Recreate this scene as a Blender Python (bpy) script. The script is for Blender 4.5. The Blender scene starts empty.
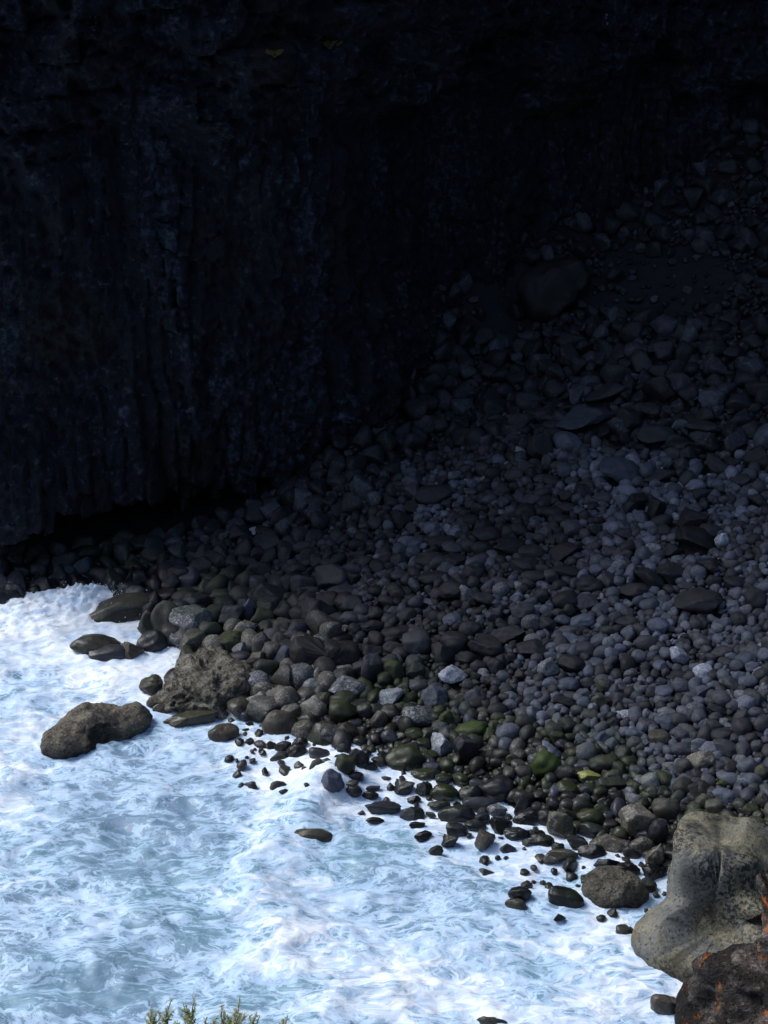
import bpy, bmesh, math, random
import numpy as np
from mathutils import Vector, Matrix, Euler

random.seed(7)
rng = np.random.default_rng(7)
S = bpy.context.scene
COL = S.collection
R = math.radians

# ------------------------------------------------------------------ camera
CAM_Z = 22.0
PITCH = 25.0
VFOV = 36.0
W, H = 768, 1024
FPX = (H / 2) / math.tan(R(VFOV / 2))
CP, SP = math.cos(R(PITCH)), math.sin(R(PITCH))


def raydir(px, py):
    a = (px - W / 2) / FPX
    b = (H / 2 - py) / FPX
    d = np.array([a, CP + b * SP, -SP + b * CP])
    return d / np.linalg.norm(d)


def on_plane(px, py, z=0.0):
    d = raydir(px, py)
    t = (z - CAM_Z) / d[2]
    return np.array([d[0] * t, d[1] * t, z])


cam_d = bpy.data.cameras.new("camera")
cam_d.sensor_fit = 'VERTICAL'
cam_d.sensor_height = 24
cam_d.angle = R(VFOV)
cam_d.lens = 12 / math.tan(R(VFOV / 2))
cam_d.clip_start = 0.1
cam_d.clip_end = 5000
cam = bpy.data.objects.new("camera", cam_d)
cam.location = (0, 0, CAM_Z)
cam.rotation_euler = (R(90 - PITCH), 0, 0)
COL.objects.link(cam)
S.camera = cam

# ------------------------------------------------------------------ noise
_perm = np.random.default_rng(11).permutation(512).astype(np.int64)
_grad = np.random.default_rng(12).normal(size=(512, 3))
_grad /= np.linalg.norm(_grad, axis=1)[:, None]


def _h(i, j, k):
    return _perm[(_perm[(_perm[i & 511] + j) & 511] + k) & 511]


def perlin(x, y, z):
    x, y, z = np.broadcast_arrays(np.asarray(x, float), np.asarray(y, float), np.asarray(z, float))
    xi, yi, zi = np.floor(x).astype(np.int64), np.floor(y).astype(np.int64), np.floor(z).astype(np.int64)
    xf, yf, zf = x - xi, y - yi, z - zi
    u, v, w = [t * t * t * (t * (t * 6 - 15) + 10) for t in (xf, yf, zf)]
    res = 0
    for a in (0, 1):
        for b in (0, 1):
            for c in (0, 1):
                g = _grad[_h(xi + a, yi + b, zi + c)]
                dot = g[..., 0] * (xf - a) + g[..., 1] * (yf - b) + g[..., 2] * (zf - c)
                res = res + dot * (u if a else 1 - u) * (v if b else 1 - v) * (w if c else 1 - w)
    return res * 1.5


def fbm(x, y, z, o=4, gain=0.5):
    r, a, f = 0, 1.0, 1.0
    for i in range(o):
        r = r + a * perlin(np.asarray(x) * f + 17.3 * i, np.asarray(y) * f - 9.1 * i, np.asarray(z) * f + 4.7 * i)
        a *= gain
        f *= 2.03
    return r


def sstep(a, b, x):
    t = np.clip((np.asarray(x, float) - a) / (b - a), 0, 1)
    return t * t * (3 - 2 * t)


# ------------------------------------------------------------------ mesh helpers
def make_mesh(name, v, f, smooth=True, attrs=None):
    v = np.asarray(v, np.float32)
    f = np.asarray(f, np.int32)
    n = f.shape[1]
    m = bpy.data.meshes.new(name)
    m.vertices.add(len(v))
    m.vertices.foreach_set("co", v.ravel())
    m.loops.add(f.size)
    m.loops.foreach_set("vertex_index", f.ravel())
    m.polygons.add(len(f))
    m.polygons.foreach_set("loop_start", np.arange(0, f.size, n, dtype=np.int32))
    m.polygons.foreach_set("loop_total", np.full(len(f), n, np.int32))
    if smooth:
        m.polygons.foreach_set("use_smooth", np.ones(len(f), bool))
    for an, (kind, data) in (attrs or {}).items():
        at = m.attributes.new(an, kind, 'POINT')
        at.data.foreach_set("color" if kind == 'FLOAT_COLOR' else "value", np.asarray(data, np.float32).ravel())
    m.update(calc_edges=True)
    m.validate()
    return m


def link(name, mesh, mat, parent=None):
    o = bpy.data.objects.new(name, mesh)
    if mat and not mesh.materials:
        mesh.materials.append(mat)
    COL.objects.link(o)
    if parent:
        o.parent = parent
    return o


def tag(o, label=None, cat=None, group=None, kind=None):
    if label:
        o["label"] = label
    if cat:
        o["category"] = cat
    if group:
        o["group"] = group
    if kind:
        o["kind"] = kind
    return o


def ico(sub):
    bm = bmesh.new()
    bmesh.ops.create_icosphere(bm, subdivisions=sub, radius=1.0)
    v = np.array([p.co[:] for p in bm.verts])
    f = np.array([[p.index for p in q.verts] for q in bm.faces])
    bm.free()
    return v, f


ICO = {k: ico(k) for k in (2, 3, 4, 5, 6)}


def grid_faces(nu, nv):
    i, j = np.meshgrid(np.arange(nu - 1), np.arange(nv - 1), indexing='ij')
    a = (i * nv + j).ravel()
    return np.stack([a, a + nv, a + nv + 1, a + 1], 1)


# ------------------------------------------------------------------ terrain
shore_px = [(-60, 614), (0, 608), (50, 592), (105, 590), (146, 622), (186, 652), (172, 690), (232, 716),
            (300, 738), (390, 758), (455, 784), (520, 806), (600, 842), (665, 872), (800, 905), (1000, 960),
            (1500, 1010)]
SH = np.array([[-18.5, 200], [-18.5, 60], [-17.5, 46], [-15.5, 42.5]] + [list(on_plane(*p)[:2]) for p in shore_px])
_land = np.vstack([SH, [[60, 12], [200, 12], [200, 200]]])


def sdist(x, y):
    x = np.asarray(x, float)
    y = np.asarray(y, float)
    best = np.full(x.shape, 1e9)
    for a, b in zip(SH[:-1], SH[1:]):
        e = b - a
        t = np.clip(((x - a[0]) * e[0] + (y - a[1]) * e[1]) / (e @ e), 0, 1)
        best = np.minimum(best, np.hypot(x - a[0] - t * e[0], y - a[1] - t * e[1]))
    ins = np.zeros(x.shape, bool)
    P = _land
    for i in range(len(P)):
        x1, y1 = P[i]
        x2, y2 = P[i - 1]
        if y1 == y2:
            continue
        c = ((y1 > y) != (y2 > y)) & (x < (x2 - x1) * (y - y1) / (y2 - y1) + x1)
        ins ^= c
    return np.where(ins, best, -best)


def terrain(x, y):
    d = sdist(x, y)
    h = np.where(d < 0, np.maximum(d * 0.3, -2.2), 0)
    dp = np.maximum(d, 0)
    h = h + 0.17 * dp + 0.15 * np.maximum(dp - 3, 0) + 0.2 * np.maximum(dp - 13, 0)
    h = h + 0.35 * sstep(1, 7, d) * fbm(np.asarray(x) * .22, np.asarray(y) * .22, 3.1, 3)
    h = h + 0.05 * sstep(-1, 1, d) * fbm(np.asarray(x) * 1.3, np.asarray(y) * 1.3, 7.7, 2)
    return h


# cached height lookup for ray marching
GX = np.arange(-32, 40, 0.1)
GY = np.arange(14, 90, 0.1)
_gx, _gy = np.meshgrid(GX, GY, indexing='ij')
HM = terrain(_gx, _gy)
DM = sdist(_gx, _gy)


def _bil(A, x, y):
    fx = np.clip((x - GX[0]) / 0.1, 0, len(GX) - 2)
    fy = np.clip((y - GY[0]) / 0.1, 0, len(GY) - 2)
    i = np.int64(fx)
    j = np.int64(fy)
    u = fx - i
    v = fy - j
    return (A[i, j] * (1 - u) * (1 - v) + A[i + 1, j] * u * (1 - v) + A[i, j + 1] * (1 - u) * v + A[i + 1, j + 1] * u * v)


def hgt(x, y):
    return _bil(HM, x, y)


def hit(px, py, lift=0.0, water=True):
    d = raydir(px, py)
    t = np.arange(18, 110, 0.04)
    X, Y, Z = d[0] * t, d[1] * t, CAM_Z + d[2] * t
    s = hgt(X, Y)
    if water:
        s = np.maximum(s, 0)
    k = np.argmax(Z < s + lift)
    if k == 0:
        k = len(t) - 1
    return np.array([X[k], Y[k], Z[k]]), t[k]


# ------------------------------------------------------------------ materials
def nt(name):
    m = bpy.data.materials.new(name)
    m.use_nodes = True
    t = m.node_tree
    t.nodes.clear()
    out = t.nodes.new("ShaderNodeOutputMaterial")
    b = t.nodes.new("ShaderNodeBsdfPrincipled")
    t.links.new(b.outputs[0], out.inputs[0])
    return m, t, b


class N:
    """small node helper"""

    def __init__(self, t):
        self.t = t

    def node(self, typ, **kw):
        n = self.t.nodes.new(typ)
        for k, v in kw.items():
            setattr(n, k, v)
        return n

    def set(self, n, i, v):
        if hasattr(v, "is_output") or isinstance(v, bpy.types.NodeSocket):
            self.t.links.new(v, n.inputs[i])
        elif v is not None:
            n.inputs[i].default_value = v

    def math(self, op, a, b=None, c=None, clamp=False):
        n = self.node("ShaderNodeMath", operation=op, use_clamp=clamp)
        for i, v in enumerate((a, b, c)):
            self.set(n, i, v)
        return n.outputs[0]

    def vmath(self, op, a, b=None):
        n = self.node("ShaderNodeVectorMath", operation=op)
        self.set(n, 0, a)
        if b is not None:
            self.set(n, 1, b)
        return n.outputs[0]

    def noise(self, vec, scale, detail=4, rough=0.55, dist=0.0, out=0):
        n = self.node("ShaderNodeTexNoise")
        self.set(n, "Vector", vec)
        n.inputs["Scale"].default_value = scale
        n.inputs["Detail"].default_value = detail
        n.inputs["Roughness"].default_value = rough
        n.inputs["Distortion"].default_value = dist
        return n.outputs[out]

    def voro(self, vec, scale, feature='F1', out=0):
        n = self.node("ShaderNodeTexVoronoi", feature=feature)
        self.set(n, "Vector", vec)
        n.inputs["Scale"].default_value = scale
        return n.outputs[out]

    def ramp(self, fac, a, b, interp='SMOOTHSTEP'):
        n = self.node("ShaderNodeMapRange", interpolation_type=interp)
        self.set(n, 0, fac)
        self.set(n, 1, a)
        self.set(n, 2, b)
        return n.outputs[0]

    def mix(self, fac, a, b, blend='MIX'):
        n = self.node("ShaderNodeMix", data_type='RGBA', blend_type=blend)
        self.set(n, 0, fac)
        self.set(n, 6, a)
        self.set(n, 7, b)
        return n.outputs[2]

    def bump(self, h, strength, dist):
        n = self.node("ShaderNodeBump")
        n.inputs["Strength"].default_value = strength
        n.inputs["Distance"].default_value = dist
        self.set(n, "Height", h)
        return n.outputs[0]

    def sep(self, v):
        n = self.node("ShaderNodeSeparateXYZ")
        self.set(n, 0, v)
        return n.outputs


def rgb(r, g, b):
    return (r, g, b, 1.0)


def stone_material(name, per_object, moss=0.0, moss_col=(0.055, 0.085, 0.012), gain=1.0):
    m, t, b = nt(name)
    n = N(t)
    geo = n.node("ShaderNodeNewGeometry")
    pos = geo.outputs["Position"]
    if per_object:
        oi = n.node("ShaderNodeObjectInfo")
        tint, spk = oi.outputs["Color"], oi.outputs["Alpha"]
        off = n.vmath('ADD', pos, n.vmath('SCALE', (31., 17., 5.), None))
    else:
        at = n.node("ShaderNodeAttribute", attribute_name="tint")
        tint, spk = at.outputs["Color"], at.outputs["Alpha"]
    mott = n.noise(pos, 5.0, 5, 0.6, 0.3)
    fine = n.noise(pos, 38.0, 3, 0.6)
    k = n.math('MULTIPLY', n.math('MULTIPLY_ADD', mott, 1.5, 0.28), n.math('MULTIPLY_ADD', fine, 0.9, 0.55))
    col = n.mix(1.0, tint, k, 'MULTIPLY')
    # pale crystals and salt crust on the speckled stones
    sp = n.noise(pos, 17.0, 4, 0.75, 0.6)
    spm = n.math('MULTIPLY', n.ramp(sp, 0.50, 0.60), n.ramp(n.noise(pos, 3.0, 2), 0.30, 0.52))
    spm = n.math('MULTIPLY', spm, spk)
    pale = n.mix(0.3, rgb(0.34, 0.35, 0.38), n.mix(1.0, tint, rgb(6, 6, 6), 'MULTIPLY'))
    col = n.mix(spm, col, pale)
    pits = n.ramp(n.noise(pos, 24.0, 2, 0.5), 0.60, 0.68)
    col = n.mix(n.math('MULTIPLY', pits, 0.55), col, rgb(0.008, 0.008, 0.009))
    z = n.sep(pos)[2]
    if moss > 0:
        nz = n.sep(geo.outputs["Normal"])[2]
        mm = n.ramp(n.math('ADD', n.math('MULTIPLY', nz, 0.55), n.noise(pos, 6.0, 4, 0.7)), 0.62, 0.95)
        mc = n.mix(n.noise(pos, 22.0, 3), rgb(*[c * .35 for c in moss_col]), rgb(*[c * 1.6 for c in moss_col]))
        col = n.mix(n.math('MULTIPLY', mm, moss), col, mc)
    band = n.math('MULTIPLY', n.ramp(z, 1.5, .5), n.ramp(n.noise(pos, .45, 3, .6), .50, .62))
    nz_ = n.sep(geo.outputs["Normal"])[2]
    film = n.math('MULTIPLY', band, n.ramp(n.math('ADD', n.math('MULTIPLY', nz_, .4), n.noise(pos, 5., 4, .7)), .5, .85))
    col = n.mix(n.math('MULTIPLY', film, .45), col, n.mix(n.noise(pos, 14., 3), rgb(.010, .016, .004), rgb(.045, .07, .014)))
    # the splash zone is wet: darker and glossier near the water line
    wob = n.math('MULTIPLY_ADD', n.noise(pos, 0.6, 2), 0.7, -0.1)
    wet = n.math('SUBTRACT', 1.0, n.ramp(z, n.math('ADD', wob, 0.05), n.math('ADD', wob, 0.55)))
    col = n.mix(n.math('MULTIPLY', wet, 0.45), col, n.mix(1.0, col, rgb(.35, .35, .33), 'MULTIPLY'))
    t.links.new(col, b.inputs["Base Color"])
    t.links.new(n.math('MULTIPLY_ADD', wet, -0.32, 0.64), b.inputs["Roughness"])
    b.inputs["Specular IOR Level"].default_value = 0.35
    hh = n.math('ADD', n.math('MULTIPLY', mott, 0.6), n.math('MULTIPLY', fine, 0.25))
    hh = n.math('SUBTRACT', hh, n.math('MULTIPLY', pits, 0.25))
    t.links.new(n.bump(hh, 0.55, 0.05), b.inputs["Normal"])
    return m


M_ROCK = stone_material("basalt_stone", True)
M_MOSS = stone_material("mossy_stone", True, 0.9, (.034, .056, .008))
M_DMOSS = stone_material("dark_mossy_stone", True, 0.75, (.030, .038, .012))
M_YEL = stone_material("lichen_stone", True, 1.0, (0.34, 0.36, 0.10))
M_STUFF = stone_material("basalt_cobbles", False)


def rough_material(name, c1, c2, c3, scale, patches=None, bump=0.8, streak=False, dist=0.12, specks=None, tide=False):
    m, t, b = nt(name)
    n = N(t)
    geo = n.node("ShaderNodeNewGeometry")
    pos = geo.outputs["Position"]
    p2 = n.vmath('MULTIPLY', pos, (1, 1, 0.22)) if streak else pos
    a = n.noise(p2, scale, 6, 0.62, 0.4)
    f = n.noise(pos, scale * 9, 4, 0.65)
    v = n.voro(n.vmath('ADD', pos, n.vmath('SCALE', n.noise(pos, 4.0, 2, out=1), None)), scale * 4)
    col = n.mix(n.ramp(a, 0.3, 0.7), rgb(*c1), rgb(*c2))
    col = n.mix(n.ramp(n.math('MULTIPLY', f, n.math('ADD', a, 0.5)), 0.52, 0.70), col, rgb(*c3))
    for (pc, ps, lo, hi, amt) in (patches or []):
        pm = n.ramp(n.noise(n.vmath('ADD', pos, (ps * 3, 9, 2)), ps, 5, 0.7, 0.5), lo, hi)
        col = n.mix(n.math('MULTIPLY', pm, amt), col, rgb(*pc))
    if specks:
        sm = n.math('MULTIPLY', n.ramp(n.noise(pos, specks[0], 4, .65), .47, .55), n.ramp(n.noise(n.vmath('ADD', pos, (4, 2, 7)), .7, 3), .38, .6))
        col = n.mix(n.math('MULTIPLY', sm, .9), col, rgb(*specks[1]))
    pits = n.ramp(n.noise(pos, scale * 7, 3, 0.6), 0.56, 0.66)
    col = n.mix(n.math('MULTIPLY', pits, 0.6), col, rgb(0.008, 0.008, 0.008))
    if tide:
        zz_ = n.math('ADD', n.sep(pos)[2], n.math('MULTIPLY_ADD', n.noise(pos, 1.5, 4), -.7, .35))
        wet = n.ramp(zz_, .40, .08)
        col = n.mix(n.math('MULTIPLY', wet, .85), col, n.mix(1.0, col, rgb(.36, .34, .30), 'MULTIPLY'))
        t.links.new(n.math('MULTIPLY_ADD', wet, -.45, .8), b.inputs["Roughness"])
    t.links.new(col, b.inputs["Base Color"])
    if not tide:
        b.inputs["Roughness"].default_value = 0.8
    b.inputs["Specular IOR Level"].default_value = 0.25
    hh = n.math('SUBTRACT', n.math('ADD', a, n.math('MULTIPLY', f, 0.5)), n.math('MULTIPLY', pits, 0.3))
    t.links.new(n.bump(hh, bump, dist), b.inputs["Normal"])
    return m


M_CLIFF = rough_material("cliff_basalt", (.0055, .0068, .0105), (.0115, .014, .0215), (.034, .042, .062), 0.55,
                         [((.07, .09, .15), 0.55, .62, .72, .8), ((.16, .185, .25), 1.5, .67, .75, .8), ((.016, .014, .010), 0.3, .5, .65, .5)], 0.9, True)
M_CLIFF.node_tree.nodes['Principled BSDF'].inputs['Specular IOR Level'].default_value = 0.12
M_HEAD = rough_material("headland_rock", (.03, .028, .026), (.06, .055, .05), (.12, .11, .1), 0.9,
                        [((.05, .07, .02), 0.5, .55, .65, .8)])
M_GROUND = rough_material("beach_gravel", (.008, .008, .009), (.02, .02, .024), (.05, .052, .06), 4.0)
_t = M_GROUND.node_tree
_n = N(_t)
_b = [q for q in _t.nodes if q.type == 'BSDF_PRINCIPLED'][0]
_src = _b.inputs["Base Color"].links[0].from_socket
_da = _n.node("ShaderNodeAttribute", attribute_name="dust")
_g = _n.node("ShaderNodeNewGeometry")
_dc = _n.mix(_n.noise(_g.outputs["Position"], 1.2, 5, .6), rgb(.014, .0155, .020), rgb(.034, .037, .046))
_t.links.new(_n.mix(_da.outputs["Fac"], _src, _dc), _b.inputs["Base Color"])
M_CRUST = rough_material("crusted_rock", (.085, .075, .058), (.20, .18, .145), (.32, .30, .25), 2.5,
                         [((.03, .028, .024), 3.0, .52, .6, .8), ((.11, .09, .02), 2.2, .6, .7, .6)], 1.0)
M_BROWN = rough_material("brown_surf_rock", (.07, .06, .046), (.16, .138, .108), (.25, .22, .18), 2.2,
                         [((.022, .022, .026), .8, .5, .58, .9)], 0.9, tide=True)
M_SPECK = rough_material("speckled_brown_rock", (.06, .055, .043), (.125, .115, .09), (.20, .185, .15), 2.6, [], 1.0, tide=True)
M_SEAT = rough_material("weathered_boulder", (.125, .115, .078), (.20, .182, .125), (.28, .265, .205), 2.2,
                        [((.115, .125, .14), 0.5, .48, .6, .6), ((.22, .20, .06), 0.9, .62, .76, .6),
                         ((.012, .013, .017), 0.42, .54, .68, .9)], 0.7, dist=.05, specks=(11., (.02, .022, .026)), tide=True)
M_CRAG = rough_material("lichen_crag", (.03, .024, .021), (.11, .09, .078), (.22, .19, .165), 1.5,
                        [((.012, .010, .009), 1.1, .42, .54, .95), ((.36, .10, .015), 1.3, .55, .63, .95)], 1.0, dist=.2)

# water
m, t, b = nt("foaming_sea")
n = N(t)
geo = n.node("ShaderNodeNewGeometry")
pos = geo.outputs["Position"]
at = n.node("ShaderNodeAttribute", attribute_name="foam")
dens = at.outputs["Fac"]
mp = n.node("ShaderNodeMapping")
n.set(mp, 0, pos)
mp.inputs["Rotation"].default_value = (0, 0, R(-24))
mp.inputs["Scale"].default_value = (0.52, 1.0, 1.0)
base = mp.outputs[0]
w1 = n.vmath('SUBTRACT', n.noise(base, 0.55, 3, 0.6, out=1), (0.5, 0.5, 0.5))
sc = n.node("ShaderNodeVectorMath", operation='SCALE')
n.set(sc, 0, w1)
sc.inputs["Scale"].default_value = 1.5
wp = n.vmath('ADD', base, sc.outputs[0])
w2 = n.vmath('SUBTRACT', n.noise(wp, 3.2, 3, 0.6, out=1), (0.5, 0.5, 0.5))
sc2 = n.node("ShaderNodeVectorMath", operation='SCALE')
n.set(sc2, 0, w2)
sc2.inputs["Scale"].default_value = 0.26
wp2 = n.vmath('ADD', wp, sc2.outputs[0])


def ridge(vec, s, det=6):
    q = n.noise(vec, s, det, 0.62)
    return n.math('SUBTRACT', 1.0, n.math('MULTIPLY', n.math('ABSOLUTE', n.math('SUBTRACT', q, 0.5)), 5.0), clamp=True)


big = n.noise(wp, 0.42, 3, 0.6)
fine = n.noise(wp2, 11.0, 6, 0.75)
mid = n.noise(wp2, 2.6, 4, 0.65)
D_ = n.math('ADD', n.math('MULTIPLY_ADD', big, 0.55, -0.09), dens)      # local amount of foam, ~0.1 to 1


def cells(scale, k, shift):
    """foam gathered along the rims of slicks of clear water; the rims widen until they close where foam is thick"""
    e = n.voro(n.vmath('ADD', wp2, shift), scale, 'DISTANCE_TO_EDGE')
    e = n.math('ADD', e, n.math('MULTIPLY_ADD', fine, 0.34, -0.17))
    e = n.math('ADD', e, n.math('MULTIPLY_ADD', mid, 0.36, -0.18))
    w_ = n.math('MULTIPLY', D_, k)
    return n.ramp(e, n.math('ADD', w_, 0.03), n.math('MULTIPLY_ADD', w_, 0.60, -0.03))


c1 = cells(0.95, 0.50, (0, 0, 0))
c2 = cells(2.1, 0.42, (3.3, 1.7, 0.4))
c3 = cells(4.6, 0.34, (8.1, 5.2, 0.9))
fo = n.math('MAXIMUM', c1, n.math('MAXIMUM', n.math('MULTIPLY', c2, 0.9), n.math('MULTIPLY', c3, 0.75)))
th1 = n.ramp(ridge(n.vmath('ADD', wp2, (2.2, 9.1, 3.0)), 1.15, 5), .70, .97)
th2 = n.ramp(ridge(n.vmath('ADD', wp2, (6.4, 1.3, 5.0)), 2.7, 5), .66, .97)
fo = n.math('MAXIMUM', fo, n.math('MULTIPLY', n.math('MAXIMUM', th1, n.math('MULTIPLY', th2, .7)), .85))
thin = n.ramp(n.math('ADD', n.math('MULTIPLY', fo, 0.7), n.math('MULTIPLY', D_, 0.6)), 0.22, 0.80)
thick = n.ramp(n.math('ADD', fo, n.math('MULTIPLY_ADD', D_, 0.75, -0.35)), 0.60, 1.00)
deepc = n.mix(n.ramp(n.noise(base, 0.28, 3), 0.35, 0.65), rgb(.18, .27, .38), rgb(.17, .30, .38))
col = n.mix(thin, deepc, rgb(.46, .63, .82))
# heaped foam is laced with thinner, bluer veins
vein = n.math('MULTIPLY', ridge(n.vmath('ADD', wp2, (7.7, 3.1, 0)), 1.3, 4), n.ramp(n.noise(wp, 1.1, 3), .40, .62))
vein = n.math('ADD', n.math('MULTIPLY', vein, .7), n.math('MULTIPLY', n.ramp(fine, .46, .32), .7), clamp=True)
vein = n.math('ADD', vein, n.math('MULTIPLY', n.math('SUBTRACT', 1.0, c3), n.math('MULTIPLY', n.ramp(D_, .9, .4), .55)), clamp=True)
white = n.mix(vein, rgb(.86, .90, .94), rgb(.50, .64, .82))
col = n.mix(thick, col, white)
t.links.new(col, b.inputs["Base Color"])
t.links.new(n.math('MULTIPLY_ADD', thick, 0.65, 0.22), b.inputs["Roughness"])
b.inputs["Specular IOR Level"].default_value = 0.4
b.inputs["IOR"].default_value = 1.33
hh = n.math('ADD', n.math('MULTIPLY', thick, 0.5), n.math('MULTIPLY', n.noise(wp2, 7.0, 6, 0.7), 1.0))
t.links.new(n.bump(hh, 0.6, 0.05), b.inputs["Normal"])
M_SEA = m

m, t, b = nt("spray_white")
b.inputs["Base Color"].default_value = rgb(.9, .92, .94)
b.inputs["Roughness"].default_value = .8
M_SPRAY = m


def leaf_material(name, a, bcol):
    m, t, b = nt(name)
    n = N(t)
    geo = n.node("ShaderNodeNewGeometry")
    c = n.mix(geo.outputs["Random Per Island"], rgb(*a), rgb(*bcol))
    t.links.new(c, b.inputs["Base Color"])
    b.inputs["Roughness"].default_value = 0.6
    tr = n.node("ShaderNodeBsdfTranslucent")
    t.links.new(c, tr.inputs[0])
    mx = n.node("ShaderNodeMixShader")
    mx.inputs[0].default_value = 0.5
    t.links.new(b.outputs[0], mx.inputs[1])
    t.links.new(tr.outputs[0], mx.inputs[2])
    t.links.new(mx.outputs[0], [q for q in t.nodes if q.type == 'OUTPUT_MATERIAL'][0].inputs[0])
    return m


M_LEAF = leaf_material("shrub_leaf", (.42, .47, .26), (.70, .72, .46))
M_TWIG = leaf_material("shrub_twig", (.22, .17, .13), (.32, .26, .2))
M_YPLANT = leaf_material("cliff_leaf", (.09, .10, .02), (.30, .27, .05))

# ------------------------------------------------------------------ sea
def axis(lo, hi, step, far, grow=1.22):
    a = list(np.arange(lo, hi + 1e-6, step))
    s = step
    x = lo
    left = []
    while x > -far:
        s *= grow
        x -= s
        left.append(x)
    s = step
    x = a[-1]
    right = []
    while x < far:
        s *= grow
        x += s
        right.append(x)
    return np.array(left[::-1] + a + right)


# (px, py, rx, ry, amount): where the foam lies thick or where open water shows
foam_px = [
    (60, 630, 120, 40, .55), (120, 670, 90, 30, .45), (10, 740, 60, 40, .35), (170, 700, 60, 12, .4),
    (230, 752, 70, 18, .35), (305, 775, 38, 28, .6), (270, 790, 60, 40, .25), (250, 840, 50, 40, .12),
    (290, 900, 60, 60, .28), (300, 960, 60, 30, .25), (420, 960, 90, 40, .34), (470, 1000, 110, 30, .34),
    (400, 1010, 80, 30, .2), (420, 800, 90, 30, .48), (520, 850, 80, 30, .38), (600, 930, 50, 50, .35),
    (640, 990, 50, 40, .3), (560, 880, 60, 24, .18), (20, 840, 40, 30, .25), (30, 880, 60, 20, .15),
    (110, 835, 90, 40, -.30), (65, 985, 100, 34, -.32), (190, 930, 60, 24, -.16), (140, 760, 70, 16, -.14),
    (215, 800, 40, 18, -.15), (470, 925, 50, 30, -.22), (350, 862, 60, 24, -.16), (290, 990, 60, 14, -.18),
    (700, 1010, 60, 30, .2), (380, 850, 50, 20, -.1), (30, 695, 45, 12, -.16), (110, 880, 110, 20, -.1),
    (420, 890, 70, 24, -.12), (520, 960, 40, 20, -.08),
]
ax = axis(-15, 12, 0.07, 1500)
ay = axis(20.5, 46, 0.07, 1500)
X, Y = np.meshgrid(ax, ay, indexing='ij')
D = sdist(X, Y)
den = np.full(X.shape, 0.0)
for (px, py, rx, ry, am) in foam_px:
    c = on_plane(px, py)
    e1 = np.linalg.norm(on_plane(px + rx, py)[:2] - c[:2])
    e2 = np.linalg.norm(on_plane(px, py - ry)[:2] - c[:2])
    q = ((X - c[0]) / e1) ** 2 + ((Y - c[1]) / e2) ** 2
    den += am * np.exp(-q * 1.1) * (.62 if am > 0 else .7)
den += 0.24 * sstep(-1.6, -0.1, D) * sstep(3, -1, D)
den += 0.08 * fbm(X * .35, Y * .35, 2.2, 3)
far = sstep(10, 60, np.hypot(X, Y - 33))
den = den * (1 - far) - .35 * far
cosr, sinr = math.cos(R(24)), math.sin(R(24))
U = X * cosr - Y * sinr
V = X * sinr + Y * cosr
calm = 0.35 + 0.65 * sstep(0.5, -4, D)
Z = calm * (0.16 * fbm(U * .22, V * .42, .3, 2) + 0.17 * fbm(U * .6, V * 1.1, 5.3, 3) + 0.05 * fbm(U * 2.0, V * 3.0, 8.8, 3))
# breaking crest running towards the beach
cr = np.array([on_plane(*p)[:2] for p in [(345, 765), (318, 800), (275, 850), (262, 910), (300, 980), (330, 1060)]])
cd = np.full(X.shape, 1e9)
for a, bb in zip(cr[:-1], cr[1:]):
    e = bb - a
    tt = np.clip(((X - a[0]) * e[0] + (Y - a[1]) * e[1]) / (e @ e), 0, 1)
    cd = np.minimum(cd, np.hypot(X - a[0] - tt * e[0], Y - a[1] - tt * e[1]))
Z += 0.36 * np.exp(-(cd / 0.7) ** 2) * (0.7 + 0.5 * perlin(X * .8, Y * .8, 1.1))
# foam heaped against the rocks at the cliff foot
for (px, py, r, hgt_) in [(92, 603, .8, .40), (55, 612, 1.2, .22), (178, 668, .6, .12), (10, 622, 1.4, .2), (318, 790, .8, .2)]:
    c = on_plane(px, py)
    q = np.hypot(X - c[0], Y - c[1]) / r
    Z += hgt_ * np.exp(-q * q) * (0.85 + 0.30 * fbm(X * 3.4, Y * 3.4, 4.0, 5, .75))
Z += 0.03
Z += 0.03 * sstep(0, .5, den + .2) * fbm(X * 3.6, Y * 4.6, 3.3, 4, .7)
Z *= (1 - 0.6 * far)
_wz = Z


def wave(x, y):
    i = int(np.clip(np.searchsorted(ax, x), 0, len(ax) - 1))
    j = int(np.clip(np.searchsorted(ay, y), 0, len(ay) - 1))
    return float(_wz[i, j])


sea = link("sea", make_mesh("sea", np.stack([X, Y, Z], -1).reshape(-1, 3), grid_faces(len(ax), len(ay)),
                            attrs={"foam": ('FLOAT', den.ravel())}), M_SEA)
tag(sea, kind="structure")
# spray thrown off the rocks at the cliff foot
sv, sf = ICO[2]
vs, fs = [], []
for i in range(1500):
    if i < 1200:
        c = on_plane(100 + random.gauss(0, 22), 612)
        p = c + np.array([0, random.gauss(.2, .4), abs(random.gauss(.1, .2))])
    else:
        c = on_plane(*random.choice([(180 + random.gauss(0, 6), 662), (335 + random.gauss(0, 6), 785)]))
        p = c + np.array([0, random.gauss(0, .25), abs(random.gauss(.05, .15))])
    r = random.uniform(.006, .016)
    fs.append(sf + len(vs) * len(sv))
    vs.append(sv * r + p)
sp = link("spray", make_mesh("spray", np.vstack(vs), np.vstack(fs)), M_SPRAY)
tag(sp, "white spray droplets above the foam at the cliff foot", "spray", kind="stuff")

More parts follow.
